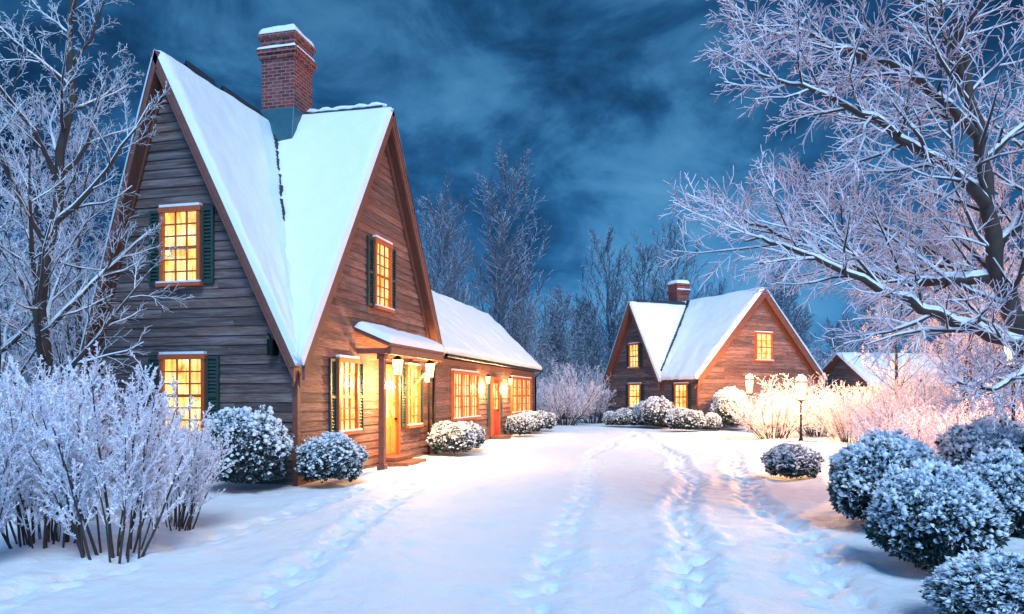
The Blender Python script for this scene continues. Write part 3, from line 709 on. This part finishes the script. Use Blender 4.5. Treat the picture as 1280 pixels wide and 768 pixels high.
def make_bush(seed, tufts=1900, blobs=520, lf=.10, w=.022):
    rn = random.Random(seed); mb = MB()
    ph = [rn.random()*6 for _ in range(6)]
    def rad(d):
        return .92+.07*math.sin(4*d.x+ph[0])*math.sin(5*d.y+ph[1])+.06*math.sin(7*d.z+ph[2]+3*d.x)+.05*math.sin(11*d.y+ph[3])*math.sin(9*d.x+ph[4])
    def sq(p): return Vector((p.x, p.y, .5+.5*p.z))
    nu, nv = 24, 14; rows = []
    for j in range(nv+1):
        th = math.pi*j/nv; row = []
        for i in range(nu):
            a = 2*math.pi*i/nu; dd = Vector((math.sin(th)*math.cos(a), math.sin(th)*math.sin(a), math.cos(th)))
            row.append(mb.vert(sq(dd*rad(dd)*.80), .02+.2*rn.random()))
        rows.append(row)
    for a, b in zip(rows, rows[1:]):
        for i in range(nu): mb.face((a[i], a[(i+1) % nu], b[(i+1) % nu], b[i]), 0)
    for k in range(tufts):
        d = rv(rn).normalized()
        if d.z < -.75: continue
        layer = rn.random(); R0 = rad(d)*(.82+.17*layer)
        if rn.random() < .05: R0 *= 1.08
        snowy = max(0, min(1, .28+.6*d.z+.5*layer+rn.uniform(-.45, .4)))
        c = d*R0
        for l in range(7):
            q = (d*.8+rv(rn)*.62).normalized(); s = q.cross(rv(rn)).normalized()*w*rn.uniform(.7, 1.4); le = lf*rn.uniform(.6, 1.3)
            i = [mb.vert(sq(c), .05), mb.vert(sq(c+q*le*.55+s), snowy*.75), mb.vert(sq(c+q*le), snowy), mb.vert(sq(c+q*le*.55-s), snowy*.75)]
            mb.face(i, 0)
    ico = [(0, 0, 1), (.894, 0, .447), (.276, .851, .447), (-.724, .526, .447), (-.724, -.526, .447), (.276, -.851, .447), (.724, .526, -.447), (-.276, .851, -.447), (-.894, 0, -.447), (-.276, -.851, -.447), (.724, -.526, -.447), (0, 0, -1)]
    fc = [(0, 1, 2), (0, 2, 3), (0, 3, 4), (0, 4, 5), (0, 5, 1), (1, 6, 2), (2, 7, 3), (3, 8, 4), (4, 9, 5), (5, 10, 1), (2, 6, 7), (3, 7, 8), (4, 8, 9), (5, 9, 10), (1, 10, 6), (6, 11, 7), (7, 11, 8), (8, 11, 9), (9, 11, 10), (10, 11, 6)]
    for k in range(blobs):
        d = rv(rn).normalized()
        if d.z < -.25 and rn.random() < .75: continue
        if d.z < -.6: continue
        c = d*rad(d)*rn.uniform(.93, 1.03)+Vector((0, 0, .02)); s = rn.uniform(.018, .055)*(1+.35*max(0, d.z))
        base = [mb.vert(sq(c+Vector((x*s*rn.uniform(.5, 1.7), y*s*rn.uniform(.5, 1.7), z*s*rn.uniform(.7, 1.3)))), 1) for x, y, z in ico]
        for f in fc: mb.face([base[i] for i in f], 1)
    return mb.mesh('snowy_bush', [M_LEAF, M_SNOW], True)
bs = [make_bush(61), make_bush(62, 2000, 600), make_bush(63, 2600, 480, .13, .028)]
for k, (x, y, w, h, i) in enumerate((
    (-7.55, 11.35, 1.55, 1.55, 0), (-6.45, 12.4, 1.27, 1.02, 1), (-6.35, 19.3, 1.33, 1.0, 1), (-6.45, 21.0, 1.2, .95, 0), (-6.5, 28.7, 1.2, 1.0, 1), (-6.5, 30.6, 1.3, 1.05, 0), (-6.5, 33.6, 1.3, 1.0, 1),
    (2.32, 7.6, 1.12, 1.08, 2), (2.45, 9.75, 1.35, 1.28, 2), (2.2, 5.75, .95, .62, 2), (2.11, 15.3, 1.12, .78, 1), (4.1, 11.0, 1.5, 1.42, 2), (3.55, 9.2, 1.1, 1.1, 2),
    (.05, 34.3, 1.8, 1.15, 1), (-1.3, 37.5, 1.75, 1.7, 0), (2.2, 35.9, 1.8, 2.1, 2), (1.3, 35.2, .95, .9, 1), (-2.9, 38.4, 1.5, 1.05, 1), (-3.7, 38.7, 1.1, .9, 0), (-2.0, 38.6, 1.3, 1.4, 2))):
    place('snowy_bush', bs[i], (x, y, -.03), k*1.7, (w/2*1.02, w/2*1.02, h))

# ------------------------------------------------------------------ world
w = bpy.data.worlds.new('World'); scene.world = w; w.use_nodes = True; nt = w.node_tree
bg = nt.nodes['Background']; tc = N(nt, 'ShaderNodeTexCoord')
sep = N(nt, 'ShaderNodeSeparateXYZ'); L(nt, tc.outputs['Generated'], sep.inputs[0])
mp = N(nt, 'ShaderNodeMapping'); mp.inputs['Scale'].default_value = (1, 1, 1.8); mp.inputs['Rotation'].default_value = (.25, .3, .4); L(nt, tc.outputs['Generated'], mp.inputs[0])
n1 = noise(nt, mp.outputs[0], 2.0, 7, .58, .35)
n2 = noise(nt, mp.outputs[0], 5.5, 7, .62, .6)
nn = math2(nt, 'ADD', math2(nt, 'MULTIPLY', n1, .66), math2(nt, 'MULTIPLY', n2, .34))
c = ramp(nt, nn, [(.39, (.003, .018, .056)), (.46, (.007, .044, .120)), (.52, (.016, .092, .23)), (.58, (.040, .17, .36)), (.68, (.08, .25, .46))])
el = mrange(nt, sep.outputs[2], 0, .5, 1.4, .85)
behind = mrange(nt, sep.outputs[1], .2, -.9, 1, 6)
k = math2(nt, 'MULTIPLY', el, behind)
kk = N(nt, 'ShaderNodeVectorMath', operation='SCALE'); L(nt, c, kk.inputs[0]); L(nt, k, kk.inputs['Scale'])
L(nt, kk.outputs[0], bg.inputs['Color']); bg.inputs['Strength'].default_value = 1.2

sd = bpy.data.lights.new('dusk_sun', 'SUN'); sd.energy = 2.75; sd.angle = R(25); sd.color = (.68, .85, 1)
so = bpy.data.objects.new('dusk_sun', sd); col.objects.link(so)
so.rotation_euler = Vector((.30, -.60, .74)).to_track_quat('Z', 'Y').to_euler()

# ------------------------------------------------------------------ camera
cd = bpy.data.cameras.new('camera'); co = bpy.data.objects.new('camera', cd); col.objects.link(co)
co.location = (0, 0, 1.7); co.rotation_euler = (R(90), 0, YAW)
cd.sensor_width = 36; cd.lens = 36*900/1280; cd.shift_y = 110/1280; cd.clip_end = 2000; cd.clip_start = .05
scene.camera = co
scene.view_settings.view_transform = 'Standard'; scene.view_settings.look = 'None'; scene.view_settings.exposure = 0
